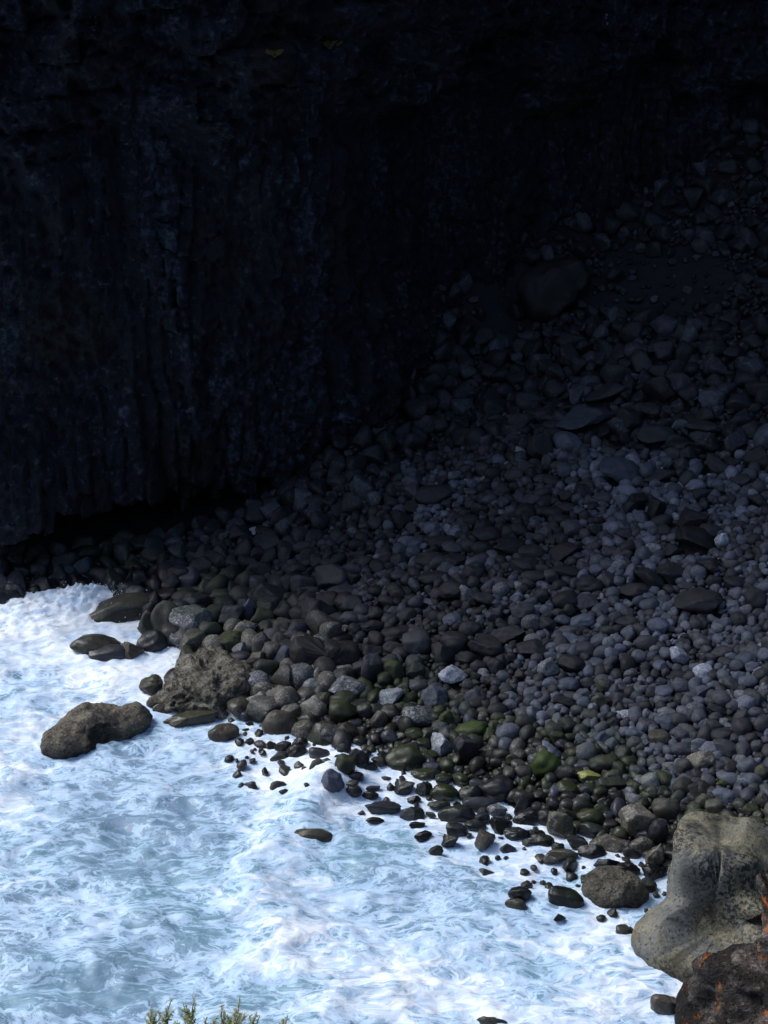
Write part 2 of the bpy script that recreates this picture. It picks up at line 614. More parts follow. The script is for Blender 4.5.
# ------------------------------------------------------------------ cliff foot line
foot_px = [(-40, 578), (0, 576), (120, 566), (240, 535), (320, 492), (385, 440), (450, 372), (520, 300),
           (600, 245), (700, 205), (768, 182)]
FT = np.array([hit(*p)[0][:2] for p in foot_px])
FT = np.vstack([[-18.0, 190], [-17.0, 47.5], [-16.2, 44.6], FT, [15.2, 55.5], [16.0, 51], [16.8, 45], [19, 40], [30, 37], [150, 30]])  # unseen ends shaped for light: left cut short for sun, right walled against sky


def talus(x, y):
    """fallen rock banked against the cliff foot"""
    gap = np.interp(x, FT[2:-5, 0], FT[2:-5, 1]) - y
    t_ = np.clip(1 - gap / 4.2, 0, 1.3)
    k_ = np.clip(.75 + 1.1 * fbm(np.asarray(x) * .35, np.asarray(y) * .2, 6.6, 3), 0.05, 2)
    return 1.1 * t_ ** 2 * k_ * sstep(-3.5, .5, x)


HM = HM + talus(_gx, _gy)
seg = np.hypot(*np.diff(FT, axis=0).T)
arc = np.concatenate([[0], np.cumsum(seg)])


def foot(s):
    return np.stack([np.interp(s, arc, FT[:, 0]), np.interp(s, arc, FT[:, 1])], -1)


def foot_smooth(s, k=1.6):
    off = np.linspace(-k, k, 9)
    return np.mean([foot(s + o) for o in off], 0)


print("FOOT", np.round(FT, 1).tolist(), [round(float(hgt(*p)), 2) for p in FT])
s0 = arc[1]
s1 = arc[-4]
ss = np.concatenate([np.linspace(0, s0, 40)[:-1], np.arange(s0, s1, 0.075), np.linspace(s1, arc[-1], 40)])
zz = np.concatenate([np.arange(-2, 21, 0.075), np.linspace(21, 46, 50)])  # unseen upper cliff made taller to cut sky light on the beach
P0 = foot_smooth(ss)
T = np.gradient(P0, axis=0)
T /= np.linalg.norm(T, axis=1)[:, None]
NR = np.stack([T[:, 1], -T[:, 0]], 1)          # outwards, towards the sea
SS, ZZ = np.meshgrid(ss, zz, indexing='ij')
PX = P0[:, 0][:, None]
# columnar jointing
warp = 0.55 * fbm(SS * .30, ZZ * .14, 2.0, 3) + .10 * fbm(SS * 1.6, ZZ * .7, 9.0, 3)
cw = 0.46
u = (SS + warp) / cw
cell = np.floor(u)
fr = u - cell


def hsh(a, b=0):
    q = np.sin(a * 127.1 + b * 311.7) * 43758.5453
    return q - np.floor(q)


# a second, coarser set of joints groups the columns into buttresses
u2 = (SS + warp * 1.5 + 3.7) / 2.9
cell2 = np.floor(u2)
fr2 = u2 - cell2
dist_edge = np.minimum(fr, 1 - fr)
groove = np.exp(-(dist_edge / .07) ** 2)
seg_len = 0.7 + 3.4 * hsh(cell, 7) ** 1.5
sz = (ZZ + hsh(cell, 3) * 4 + (fr - .5) * .35 * (hsh(cell, 5) - .5) + .10 * fbm(SS * 2.2, ZZ * 2.2, 6, 2)) / seg_len
segz = np.floor(sz)
sfr = (sz - segz) * seg_len
crack = np.exp(-(np.minimum(sfr, seg_len - sfr) / .05) ** 2)
block = hsh(cell, segz + 11)
facet = (fr - .5) * (hsh(cell, segz + 31) - .5) * 0.9
lean = (sfr / seg_len - .5) * (hsh(cell, segz + 57) - .5) * 0.35
upper = sstep(12.2, 13.6, ZZ + 1.2 * fbm(SS * .25, ZZ * .3, 3.3, 3))
# the cap above is blocky lava: bedded ledges with broken blocks
lay = (ZZ + .5 * fbm(SS * .22, ZZ * .2, 21., 3)) / .85
li = np.floor(lay)
bu = (SS + .3 * fbm(SS * .4, ZZ * .4, 23., 2) + hsh(li, 2) * 3) / (0.8 + 1.3 * hsh(li, 4))
bi = np.floor(bu)
bl = hsh(bi, li + 5)
lfr = lay - li
cap = -.8 * np.abs(fbm(SS * .9, ZZ * 1.0, 51., 4, .6)) + 1.2 + 0.9 * fbm(SS * .35, ZZ * .5, 12., 3) + .6 * (bl - .5) + .25 * (hsh(li, 9) - .5) - .15 * np.exp(-(np.minimum(lfr, 1 - lfr) / .07) ** 2) \
    + (bu - bi - .5) * (hsh(bi, li + 77) - .5) * .8
colw = 1 - upper
pres = sstep(-.25, .35, fbm(SS * .22, ZZ * .22, 31., 3))
shard = np.abs(fbm(SS * .8, ZZ * .5, 41., 4, .55)) + .6 * np.abs(fbm(SS * 2.0, ZZ * 1.2, 43., 3, .55))
off = colw * (-.55 * (1 - pres) * shard) + colw * (.25 + .75 * pres) * (0.38 * (block - .5) + .9 * (hsh(cell2, 3) - .5) * sstep(0, .12, np.minimum(fr2, 1 - fr2)) + facet + lean - .22 * groove - .12 * crack)
off += 1.3 * fbm(SS * .11, ZZ * .10, 1.0, 2) + 0.35 * fbm(SS * .45, ZZ * .30, 5.0, 2)
off += 0.10 * fbm(SS * 3.2, ZZ * 2.6, 8.0, 4, .6)
off += upper * cap
lip = 1.35 + .9 * hsh(cell, 41) + .5 * fbm(SS * .5, 0, 4., 2)
cave = sstep(lip + .12, lip - .45, ZZ) * sstep(3.5, -3, PX + 0 * ZZ)
off -= 3.0 * cave
off += -0.036 * np.maximum(ZZ - 3, 0)
XX = P0[:, 0][:, None] + NR[:, 0][:, None] * off
YY = P0[:, 1][:, None] + NR[:, 1][:, None] * off
V3 = np.stack([XX, YY, ZZ], -1)
# plateau behind the edge
back = []
for k, (dy, dz) in enumerate([(4, .8), (14, 2), (60, 5), (300, 8)]):
    q = V3[:, -1].copy()
    q[:, 1] += dy
    q[:, 2] += dz
    back.append(q[:, None])
V3 = np.concatenate([V3] + back, 1)
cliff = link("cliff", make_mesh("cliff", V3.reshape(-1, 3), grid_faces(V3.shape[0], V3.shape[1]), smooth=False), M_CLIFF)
tag(cliff, kind="structure")

# ------------------------------------------------------------------ beach sheet
bx = axis(-17, 17, 0.14, 120)
by = axis(20, 66, 0.14, 120)
X, Y = np.meshgrid(bx, by, indexing='ij')
Z = terrain(X, Y) + talus(X, Y) - 0.03
D = sdist(X, Y)
Z += sstep(0, 1, D) * (.05 * fbm(X * 2.5, Y * 2.5, 1, 3))
Z = np.where(Y < 14, np.minimum(Z, -2), Z)
dust = np.zeros(X.shape)
for (px, py, r1, r2) in [(660, 285, 3.1, 3.6), (512, 300, 1.7, 2.6)]:
    c = hit(px, py)[0]
    dust += np.exp(-((((X - c[0]) / r1) ** 2 + ((Y - c[1]) / r2) ** 2)) ** 2)
beach = link("beach", make_mesh("beach", np.stack([X, Y, Z], -1).reshape(-1, 3), grid_faces(len(bx), len(by)),
                               attrs={"dust": ('FLOAT', dust.ravel())}), M_GROUND)
tag(beach, kind="structure")

# ------------------------------------------------------------------ headland the photograph is taken from
hx = np.concatenate([np.linspace(-120, -10, 30)[:-1], np.linspace(-10, 10, 60), np.linspace(10, 120, 30)[1:]])
prof = [(9.0, -3), (8.2, 2), (7.6, 8), (6.9, 13), (6.2, 15.6), (5.6, 16.3), (4.6, 16.8), (3.0, 18.2), (1.5, 19.8),
        (0, 20.4), (-2, 20.6), (-8, 24), (-20, 34), (-40, 46), (-120, 60)]  # rise behind the camera is unseen, shaped to block low sky light
pr = np.array(prof)
tt = np.linspace(0, len(pr) - 1, 90)
PY = np.interp(tt, np.arange(len(pr)), pr[:, 0])
PZ = np.interp(tt, np.arange(len(pr)), pr[:, 1])
X, _ = np.meshgrid(hx, tt, indexing='ij')
Y = PY[None] + 0.35 * fbm(X * .5, PZ[None] * .5, 3., 3) * np.minimum(1, np.abs(X) * .2 + .4)
Z = PZ[None] + 0.12 * fbm(X * .7, PY[None] * .7, 6., 3)
head = link("headland", make_mesh("headland", np.stack([X, Y, Z], -1).reshape(-1, 3), grid_faces(len(hx), len(tt))[:, ::-1]), M_HEAD)
tag(head, kind="structure")

# ------------------------------------------------------------------ stone shapes
def stone_shape(kind, seed, sub=4):
    g = np.random.default_rng(seed)
    v, f = ICO[sub]
    v = v.copy()
    if kind == 'r':
        npl, lo, hi, k, am, fq = 5, .62, .92, .75, .16, 1.1
    elif kind == 'a':
        npl, lo, hi, k, am, fq = 11, .42, .78, .95, .10, 1.6
    else:
        npl, lo, hi, k, am, fq = 9, .5, .85, .9, .13, 1.7
    for _ in range(npl):
        nrm = g.normal(size=3)
        nrm /= np.linalg.norm(nrm)
        d = g.uniform(lo, hi)
        e = np.maximum(v @ nrm - d, 0)
        v -= (e * k)[:, None] * nrm
    o = g.uniform(-50, 50, 3)
    nn = fbm(v[:, 0] * fq + o[0], v[:, 1] * fq + o[1], v[:, 2] * fq + o[2], 4 if kind != 'r' else 2, .5)
    v *= (1 + am * nn)[:, None]
    if kind in 'fa':
        q = fbm(v[:, 0] * 5 + o[1], v[:, 1] * 5 + o[2], v[:, 2] * 5 + o[0], 3, .6)
        v *= (1 + .07 * q)[:, None]
    mn, mx = v.min(0), v.max(0)
    return (v - (mn + mx) / 2) / ((mx - mn) / 2), f


SHAPES = {k: [stone_shape(k, 100 * i + j, 4) for j in range(n_)] for i, (k, n_) in enumerate((('r', 16), ('a', 12), ('f', 8)))}
MESHES = {}


def stone_mesh(kind, j, mat):
    key = (kind, j, mat.name)
    if key not in MESHES:
        v, f = SHAPES[kind][j]
        me = make_mesh("stone", v, f)
        me.materials.append(mat)
        MESHES[key] = me
    return MESHES[key]


TINT = {  # linear albedo, speckle
    'd': ((.019, .020, .024), 0.0), 'g': ((.040, .042, .051), 0.0), 'b': ((.066, .075, .106), .05),
    'p': ((.13, .135, .145), .3), 'w': ((.24, .255, .30), .6), 's': ((.075, .078, .085), 1.0),
    'o': ((.052, .050, .038), .1), 'n': ((.058, .048, .036), .15), 't': ((.10, .09, .07), .5),
    'm': ((.030, .034, .022), 0.0), 'M': ((.035, .05, .015), 0.0), 'y': ((.12, .12, .05), 0.3), 'k': ((.010, .010, .011), 0.0),
}
WORD = {'d': 'dark', 'g': 'grey', 'b': 'blue-grey', 'p': 'pale grey', 'w': 'white', 's': 'speckled', 'o': 'olive',
        'n': 'brown', 't': 'tan', 'm': 'dark green', 'M': 'mossy green', 'y': 'yellow', 'k': 'black'}

# traced stones: x, y, w, h in the photograph, tilt, colour code, shape code, landmark phrase, rest of the label
ST = []


def st(s):
    for line in s.strip().splitlines():
        p = [q.strip() for q in line.split('|')]
        x, y, w, h, ti = map(float, p[0].split())
        c, k = p[1][0], p[1][1]
        ST.append(dict(x=x, y=y, w=w, h=h, ti=ti, c=c, k=k, lm=p[2] if len(p) > 2 else '', rest=p[3] if len(p) > 3 else ''))


st("""
118 611 70 26 8|or|long low olive rock|lying in white foam at the cliff foot
150 626 21 21 0|or|round olive boulder|where the white foam meets the rocks at the cliff foot
166 625 26 30 0|or
191 624 40 28 -5|sf|blue-grey peaked boulder|crusted pale on top, behind the brown crusted outcrop
152 643 26 18 0|dr
97 646 48 20 -4|or|humped olive rock|standing alone in the white surf on the left
132 652 20 14 -10|nr|small brown rock|touching the right end of the humped olive surf rock
110 654 34 12 0|gr|foam-washed low rock|in front of the humped olive rock in the surf
165 709 20 9 0|nr|thin flat brown rock|awash between the big brown surf rock and the outcrop
224 735 26 14 0|nr|oval dark brown rock|alone in the foam below the brown crusted outcrop
152 688 20 14 10|nf
191 720 52 17 8|nf|long brown ledge rock|awash just below the brown crusted outcrop
232 616 28 22 15|gf
249 611 12 22 0|bf|upright teal-blue rock|wedged among dark boulders below the cave
222 597 24 16 0|dr
199 603 30 20 0|df
192 591 30 9 5|ga
241 651 17 15 0|pf
232 645 24 20 0|mf
222 657 12 10 0|gf
258 659 24 18 0|nr
254 682 32 21 0|sr|two-toned boulder|grey above and blue-black below, right of the crusted outcrop
241 667 26 14 0|tf
262 627 32 10 15|ga
272 635 21 14 0|gr
294 637 18 15 15|gr
283 656 20 21 0|ba|slanting blue-grey block|leaning on the left side of the huge black boulder
270 609 26 20 0|df
289 600 14 13 0|dr
320 612 40 26 -15|da|pointed dark grey boulder|behind the huge black split boulder
350 619 20 14 0|gr
349 605 26 17 0|da
344 592 34 12 0|gr
323 595 14 9 0|sf
308 591 22 8 0|gr
341 673 17 14 0|pr|pale grey rock|at the foot of the huge black split boulder
347 689 34 24 -8|sf|black-spotted grey boulder|below the pale rock at the huge black boulder's foot
313 688 21 17 0|pr|round pale grey boulder|left of the black-spotted grey boulder
289 675 13 10 0|pf
361 670 16 16 0|dr
323 701 18 16 0|mr
290 713 20 16 10|tr|tan rounded boulder|at the water's edge right of the outcrop
280 725 30 21 -22|nr
304 732 21 16 0|tr
308 721 18 14 0|nr
305 704 16 15 0|gf
327 728 20 11 0|or
342 713 28 23 -25|mr|smooth green-black boulder|with a pale upper edge, below the black-spotted grey boulder
347 733 20 18 0|nr
360 742 14 10 0|dr
344 750 12 10 0|dr
283 747 15 8 15|dr
295 752 20 11 25|kr|slanted black rock|in the foam edge under the tan rounded boulder
300 743 13 9 0|dr
321 755 22 10 -20|gr
345 766 17 15 0|mr
359 759 17 14 0|kr
332 782 18 16 30|bf|foam-smothered blue-grey rock|beside the breaking crest of foam
356 777 13 7 0|dr
354 791 13 8 -20|dr
389 698 30 18 22|wf|white black-flecked boulder|lying tilted among dark stones near the shore
434 699 26 22 0|bf|dark blue speckled boulder|right of the white black-flecked boulder
419 716 32 22 0|sf|black and white spotted boulder|above a smooth greenish stone near the shore
414 735 18 13 0|mr
446 720 14 16 0|Mr|green and white mossy boulder|right of the black and white spotted boulder
470 731 32 15 15|Mr|bright green mossy slab|between the green and white boulder and the dark stones
443 746 26 18 -35|wa|white wedge-shaped rock|with spotted top, below the bright green mossy slab
466 750 24 26 0|df
404 760 33 21 0|mr|broad black-green dome boulder|at the edge of the white wash
390 738 19 15 0|gr
379 722 16 18 0|or
365 712 16 15 0|gr
398 723 13 13 0|gr
429 757 18 11 0|mr
432 768 18 10 0|br
426 776 25 9 0|mr
404 788 18 11 0|dr
424 790 14 11 0|dr
444 794 23 14 0|mr|black rock with green sheen|at the edge of the wash below the broad dome boulder
444 780 15 9 0|dr
370 767 13 5 0|dr
414 800 12 6 0|kr
373 789 12 5 5|gr
370 796 14 7 0|kr
373 613 21 12 0|dr
373 626 22 13 0|df
398 633 29 13 12|dr
417 643 28 20 -5|gr|dark boulder with blue-grey face|above the white speckled oval cobble
395 648 22 14 0|dr
372 651 25 15 8|da
444 654 25 20 -10|da
455 642 27 19 -12|dr
453 620 20 13 0|br
372 670 21 26 0|ga|dark block with a pale face|just right of the huge black split boulder
393 672 20 20 0|mr
415 672 19 17 0|da
417 660 13 10 0|br
453 675 28 17 -5|wf|white speckled oval cobble|on dark stones in the middle of the beach
419 686 19 14 0|gr
466 658 18 13 0|dr
466 594 13 17 15|pr|pale egg-shaped cobble|standing upright on the dark middle beach
452 590 28 18 25|dr
484 598 25 14 -12|da
473 573 20 14 0|dr
501 583 22 13 0|gr
523 613 22 18 0|gr
470 629 21 15 0|dr
492 617 15 12 0|gf
507 634 35 16 18|da|long dark wedge|lying tilted in the middle of the beach
488 648 38 20 -8|da
495 667 16 14 0|dr
532 650 32 16 0|da
533 640 17 11 0|pr|pale blue-grey cobble|on top of a dark block in the middle of the beach
549 668 22 18 -20|pf|rough pale green-grey cobble|below and right of the pale blue-grey cobble
537 659 12 11 0|gr
483 673 11 9 0|pr
547 623 19 12 0|dr
563 620 16 9 0|br
530 580 13 8 0|gr
518 586 10 8 0|pr
587 602 22 16 0|ga|round flat-faced dark stone|left of the dark tabular slab
619 567 14 12 10|pr|small pale egg-like cobble|above the dark tabular slab
633 589 33 14 0|da|dark tabular slab|on blue-grey pebbles in the right half of the beach
649 577 32 18 -22|da
590 585 27 16 0|dr
566 600 25 17 0|dr
628 622 23 15 0|da
658 626 20 15 5|br|round blue-grey cobble|below the broad black slab
582 621 24 12 10|br
609 645 13 14 0|pr|upright pale cobble|beside a round blue-grey one in mid-beach
620 648 13 9 0|br
571 663 26 15 -8|dr
595 663 22 10 0|br
597 641 21 12 30|br
567 630 25 10 0|ga
585 650 21 14 0|gr
570 638 19 11 0|br
604 686 16 13 -10|or
569 684 19 12 0|br
660 668 13 12 0|bf
625 662 8 10 0|pr
639 601 12 10 0|br
699 602 42 21 10|da|broad black slab|the widest stone in the upper right of the cobbles
679 657 22 16 -20|wf|white-topped speckled cobble|left of the bright white cobble
703 672 20 14 12|wr|bright white cobble|the whitest stone on the right side of the beach
673 642 7 6 0|wf
725 624 13 11 0|br
739 621 16 15 0|dr
722 652 22 11 15|gr
732 684 21 12 -15|gr
677 677 21 11 0|dr
703 610 11 11 0|pr
757 599 22 20 0|dr
734 583 22 12 0|dr
687 586 18 7 0|gr
671 573 28 17 -10|da
761 638 12 10 0|gr
764 625 10 11 0|gr
746 660 20 12 18|br
726 662 15 9 0|gr
626 715 18 9 0|wf|pale white-crusted oblong cobble|in the lower right of the beach
603 739 17 14 -15|bf|deep blue blocky cobble|above the glossy black tilted cobble
604 763 29 17 18|kr|glossy black tilted cobble|just above the yellow lichen cobble
589 777 23 12 0|yf|yellow lichen cobble|the only yellow stone on the beach
595 750 14 11 10|mr
611 785 30 14 0|da
638 771 17 11 -5|br
651 783 17 16 10|pr|squarish pale grey cobble|left of the deep blue oval cobble
633 799 17 11 -15|pr|white-topped wet cobble|above the big tan speckled boulder
616 799 16 15 0|dr
584 801 15 13 0|gr
567 790 22 15 0|mr
546 766 28 25 0|Mr|large green mossy dome|left of the glossy black tilted cobble
588 789 17 11 0|gr
634 788 15 12 0|or
566 702 25 10 -8|da
600 701 17 15 0|of
584 704 14 12 0|br
615 698 13 10 0|gr
591 715 18 11 8|gr
568 726 20 16 0|dr
563 745 16 11 0|dr
635 734 19 11 0|br
660 738 21 14 0|or
643 702 11 12 30|br
635 707 13 7 0|gr
646 715 7 11 0|pr
648 725 18 10 0|gr
553 754 18 12 -15|br
667 712 17 8 0|pr|pale blue oval pebble|resting on a rounder blue-grey cobble
667 723 18 13 0|br
663 692 20 12 15|br
703 691 24 13 0|ba|dark triangular stone|below the bright white cobble
730 696 15 9 -55|pa|pale finger-like stone|lying slanted near the right edge of the beach
742 695 15 10 0|pr
764 694 10 18 0|pr
698 701 17 8 0|br
740 719 21 13 62|gr
733 707 13 10 0|gr
717 710 19 9 -12|da
722 722 13 8 10|pr
705 725 12 10 0|br
691 717 11 12 0|gr
682 737 14 13 20|gr
694 737 11 10 0|gr
682 749 20 12 0|gr
727 749 28 13 -12|gr|long smooth grey cobble|right of the grainy tan boulder near the right edge
720 735 22 12 18|dr
720 741 13 8 0|pr
701 761 29 18 10|tf|grainy tan boulder|left of the long smooth grey cobble
717 766 17 9 0|gr
741 761 12 11 0|pr
727 762 15 9 0|gr
757 747 14 12 62|gr
761 758 13 10 0|dr
672 767 18 8 0|pr|slim pale purple-grey oval cobble|above the deep blue oval cobble
655 769 12 10 0|br
664 776 13 9 0|br
675 785 21 13 12|br|deep blue oval cobble|smooth and tilted, right of the squarish pale cobble
697 777 14 13 0|dr
737 780 12 8 0|pr
722 784 14 9 0|Mf|small green weedy stone|near the right edge above the massive boulder
725 797 24 13 0|br
762 775 14 17 0|or
748 777 16 9 0|br
754 790 12 11 0|gr
666 809 26 21 0|or|smooth olive dome|right of the big tan speckled boulder
757 735 14 6 0|dr
734 738 13 9 0|gr
763 802 14 16 0|or
703 802 15 13 0|or
715 808 18 15 0|or
695 816 20 15 0|mr|dark green round cobble|touching the top of the massive weathered boulder
750 811 16 12 0|mr
731 806 9 6 0|wr
756 822 18 10 0|or
733 826 14 10 0|yf
749 832 20 12 -10|tf|rough tan rock|behind the right shoulder of the massive weathered boulder
741 821 10 7 0|pr
760 845 8 8 0|pr
684 803 13 10 0|gr
658 834 18 22 0|dr
661 823 12 8 0|gr
637 820 34 28 -8|tf|big tan speckled boulder|dark below, above left of the massive weathered boulder
594 830 28 13 0|dr
591 817 27 17 -10|mr
569 820 22 17 0|mr
560 830 22 24 0|ta|pointed tan-grey rock|at the edge of the wash, left of the flat dark stones
602 810 15 12 0|mr
546 819 14 11 0|dr
542 842 20 10 0|kr|flat glossy black rock|in the wash left of the pointed tan-grey rock
554 806 14 14 0|dr
610 845 33 14 -5|tf|flat tan rock|lying in the shallow pool below the big tan speckled boulder
642 845 22 17 0|tf
655 857 17 22 0|tf
654 874 20 14 0|kr|black wet cobble|tucked against the left side of the massive boulder
578 844 20 11 -8|kr
592 853 25 12 -8|dr
558 848 11 8 0|dr
562 856 26 10 5|or
605 865 24 12 8|dr
627 870 22 13 -15|kr
648 886 14 9 -20|gr
566 900 31 15 -20|kr|long wet black-brown rock|alone in the foam left of the big square surf boulder
470 795 21 14 0|kr
497 791 30 19 20|dr|long black tilted boulder|at the wash edge below the dark stones
480 805 29 11 -3|gr
497 811 17 10 0|pf
457 815 31 13 5|dr|broad low dark rock|nearest of the wash stones to the black rock with green sheen
482 818 13 8 0|gr
501 827 19 15 15|kr|black double-knobbed rock|in the middle of the wash
526 819 22 14 0|dr
524 807 16 15 0|dr
537 809 12 9 0|gr
547 818 17 13 0|dr
516 836 21 10 0|dr
535 834 17 8 -5|dr
485 841 17 13 0|na|square brown-grey block|standing in the wash with a flat top
475 826 18 8 -15|dr
457 830 19 9 -15|dr
450 841 14 8 0|kr
508 849 14 7 0|gr
486 874 13 8 0|or|low olive rock almost drowned|in the grey foam left of the wash stones
520 894 19 10 5|kr|black oval rock|in open foam, upper of a close pair
516 905 18 8 -5|or|dull olive rock|in open foam, lower of a close pair
412 815 20 11 0|gr|grey bun-shaped rock|alone in the wash with a pale top
417 826 13 6 0|kr
423 836 15 7 -4|kr|small flat black rock|lowest of three in a column in the wash
436 851 12 7 10|dr
375 821 15 5 -3|kr|thin black sliver of rock|in the white wash left of the grey bun-shaped rock
383 809 30 10 0|gf|foam-streaked rock|half covered by water running off it
439 806 19 6 5|gr
431 815 9 4 0|gr
312 837 38 13 -10|nr|drowned brown rock|with a domed right end in the surf below the breaking crest
666 1006 26 15 -10|nr|lone brown oval rock|in the foam in front of the massive weathered boulder
492 1023 24 8 0|nr|dark rock cut by the picture's lower edge|alone in the bottom foam
560 918 10 5 0|kr
457 804 7 4 0|kr
434 494 37 18 5|dr
394 486 22 8 12|gr
445 480 15 9 0|ga
486 479 12 7 0|pr
500 513 11 7 5|pr|small pale oval pebble|in the dark upper middle of the beach
473 492 16 7 0|gr
508 464 9 5 0|pr
502 492 17 15 0|da
442 542 27 14 5|dr
453 548 22 12 -5|gr
419 540 17 9 0|gr
487 534 27 15 -8|dr
483 549 22 15 0|dr
471 521 18 11 0|dr
429 559 27 15 0|dr
455 561 22 12 0|dr
474 570 20 14 20|dr
434 578 30 13 5|dr
399 561 17 15 0|dr
412 507 18 12 0|da
403 519 25 15 -12|da
399 576 17 11 0|gr
587 417 58 20 8|ba|wide pale-topped slab|overhanging a black hollow on the upper scree
540 449 24 29 0|ga|upright rectangular block|left of the wide pale-topped slab
619 471 37 22 -8|ba|faceted grey boulder|large and a little paler, below the wide pale-topped slab
593 455 15 7 0|br
526 468 18 13 0|ga
611 450 25 8 0|ga
530 500 20 10 5|gr
604 498 17 10 0|gr
572 481 14 8 0|gr
585 486 20 14 0|ga
606 392 40 16 25|ga|long slanting slab|up-slope behind the wide pale-topped slab
563 407 12 8 0|ga
544 479 22 8 0|gr
697 396 16 8 50|pa|pale tilted splinter of rock|left of the pale blue-grey faceted rock on the scree
712 400 25 20 10|ba|pale blue-grey faceted rock|on the scree right of the pale tilted splinter
660 390 30 28 0|da|dark pyramid-shaped block|on the upper scree
657 434 37 18 0|ga
704 427 35 10 0|ga
698 437 17 10 0|gr
687 457 17 17 0|ga
717 467 27 16 -25|ga|slanting rectangular slab|lowest large slab on the right-hand scree
757 457 25 20 0|da
732 462 17 10 0|ga
740 481 20 12 5|ga
662 475 35 11 12|ga
762 400 12 20 0|ga
729 409 15 5 0|ga
758 501 20 14 0|ga
702 494 27 12 0|ga
651 411 22 12 -10|ga
669 410 15 8 0|ga
749 426 18 8 25|ga
524 512 22 15 0|dr
535 521 14 8 0|gr
561 519 18 10 0|dr
567 508 20 10 5|dr
572 528 22 15 0|gr
518 530 19 13 0|dr
512 547 28 16 -5|da
532 552 25 13 0|dr
563 551 30 16 25|da
524 566 25 15 0|dr
534 576 25 11 0|dr
563 572 33 15 0|da
566 497 15 12 0|da
585 490 25 14 0|da
561 539 15 10 0|dr
597 571 14 12 0|br
589 554 13 9 0|br
595 531 13 13 0|ga
545 534 13 12 0|gr
591 544 11 9 0|br
630 510 14 16 0|ga
656 511 18 22 0|da|tall dark block|standing left of the dark wedge-shaped boulder
667 531 20 12 0|ga
698 540 40 19 -20|da|dark wedge-shaped boulder|touching the left side of a white cobble
693 520 27 17 -5|da
722 541 14 13 10|wf|white cobble high on the beach|at the right end of the dark wedge-shaped boulder
653 549 16 11 0|pr
626 535 18 12 0|ga
672 550 21 11 0|ga
638 503 20 17 0|da
710 531 20 12 0|ga
709 566 22 15 0|da
677 560 12 8 0|pr
672 509 13 8 0|gr
652 530 9 5 0|pr
697 532 6 4 0|pr
695 570 10 8 0|gr
256 531 14 8 0|wf|small cream-white rough stone|glowing at the dark cave mouth
311 561 9 5 5|wr|tiny white pebble|among dark boulders below the cave mouth
552 288 66 56 -10|kf|huge dark buried boulder|between two smooth dusty patches under the cliff
""")

PLACED = []   # (x, y, rx, ry, yaw) footprints for the filler


def place(e, idx):
    ground, tdist = hit(e['x'], e['y'] + e['h'] * .3)
    mpp = tdist / FPX * 1.0
    Wd, Hd = e['w'] * mpp * 1.1, e['h'] * mpp * 1.2
    th = math.asin(-raydir(e['x'], e['y'])[2])
    bdep = min(Wd * .5 * .85, .62 * Hd * .5 / math.sin(th))
    c = math.sqrt(max((Hd / 2) ** 2 - (bdep * math.sin(th)) ** 2, (.45 * Hd / 2) ** 2)) / math.cos(th)
    inwater = hgt(ground[0], ground[1]) < 0.02
    if inwater:
        if e['w'] < 40:
            Wd *= 1.12
            c *= 1.35
            bdep *= 1.15
        lift = c * (-.12 if 'drowned' in e['lm'] + e['rest'] or 'smothered' in e['lm'] else .34 if e['w'] < 20 else .16) + max(0, wave(ground[0], ground[1]))
    else:
        lift = c * .62
    ctr, tdist = hit(e['x'], e['y'], lift)
    return ctr, Wd / 2, bdep, c


LABELS = set()
_order = {}
marks = [e for e in ST if e['lm']]
EXTRA_MARKS = [dict(x=325, y=650, lm="huge black split boulder"), dict(x=205, y=683, lm="brown crusted outcrop"),
               dict(x=715, y=900, lm="massive weathered boulder"), dict(x=614, y=890, lm="big square surf boulder")]


def direction(dx, dy):
    if abs(dx) > 1.1 * abs(dy):
        return "left of" if dx < 0 else "right of"
    return "just beyond" if dy < 0 else "in front of"


def auto_labels():
    todo = [e for e in ST if not e['lm']]
    byslot = {}
    allm = marks + EXTRA_MARKS
    for e in todo:
        best = min(allm, key=lambda q: math.hypot(q['x'] - e['x'], (q['y'] - e['y']) * 1.2))
        d = direction(e['x'] - best['x'], e['y'] - best['y'])
        e['dist'] = math.hypot(best['x'] - e['x'], (best['y'] - e['y']) * 1.2)
        byslot.setdefault((best['lm'], d), []).append(e)
    ords = ["nearest", "second nearest", "third nearest", "fourth nearest", "fifth nearest", "sixth nearest", "seventh nearest",
            "eighth nearest", "ninth nearest", "tenth nearest"] + ["farther off"] * 40
    for (lm, d), es in byslot.items():
        es.sort(key=lambda q: q['dist'])
        cnt = {}
        for e in es:
            noun = noun_of(e)[0].replace('_', ' ')
            desc = f"{WORD[e['c']]} {shape_word(e)}{noun}"
            k = cnt.get(desc, 0)
            cnt[desc] = k + 1
            e['label'] = f"{desc} {ords[k]} to the {lm}, {d} it" if d in ("left of", "right of", "in front of") else \
                f"{desc} {ords[k]} to the {lm}, beyond it"
    for e in marks:
        e['label'] = (e['lm'] + (' ' if not e['rest'].startswith('the ') else ', ') + e['rest']).strip()


def shape_word(e):
    r = e['w'] / e['h']
    if e['k'] == 'f':
        return "rough "
    if r > 1.9:
        return "flat "
    if r < 1.0:
        return "upright "
    return "round " if (e['k'] == 'r' and r < 1.35) else ""


def noun_of(e):
    if e['k'] == 'a' and e['y'] < 560:
        return ("scree_block", "rock")
    if e['w'] >= 26:
        return ("boulder", "boulder")
    wet = (e['x'] < 260 and e['y'] > 600) or (e['y'] > 770 and e['x'] < 655 and hgt(*hit(e['x'], e['y'] + e['h'] * .3)[0][:2]) < .05)
    if wet:
        return ("surf_rock", "rock")
    return ("cobble", "cobble")


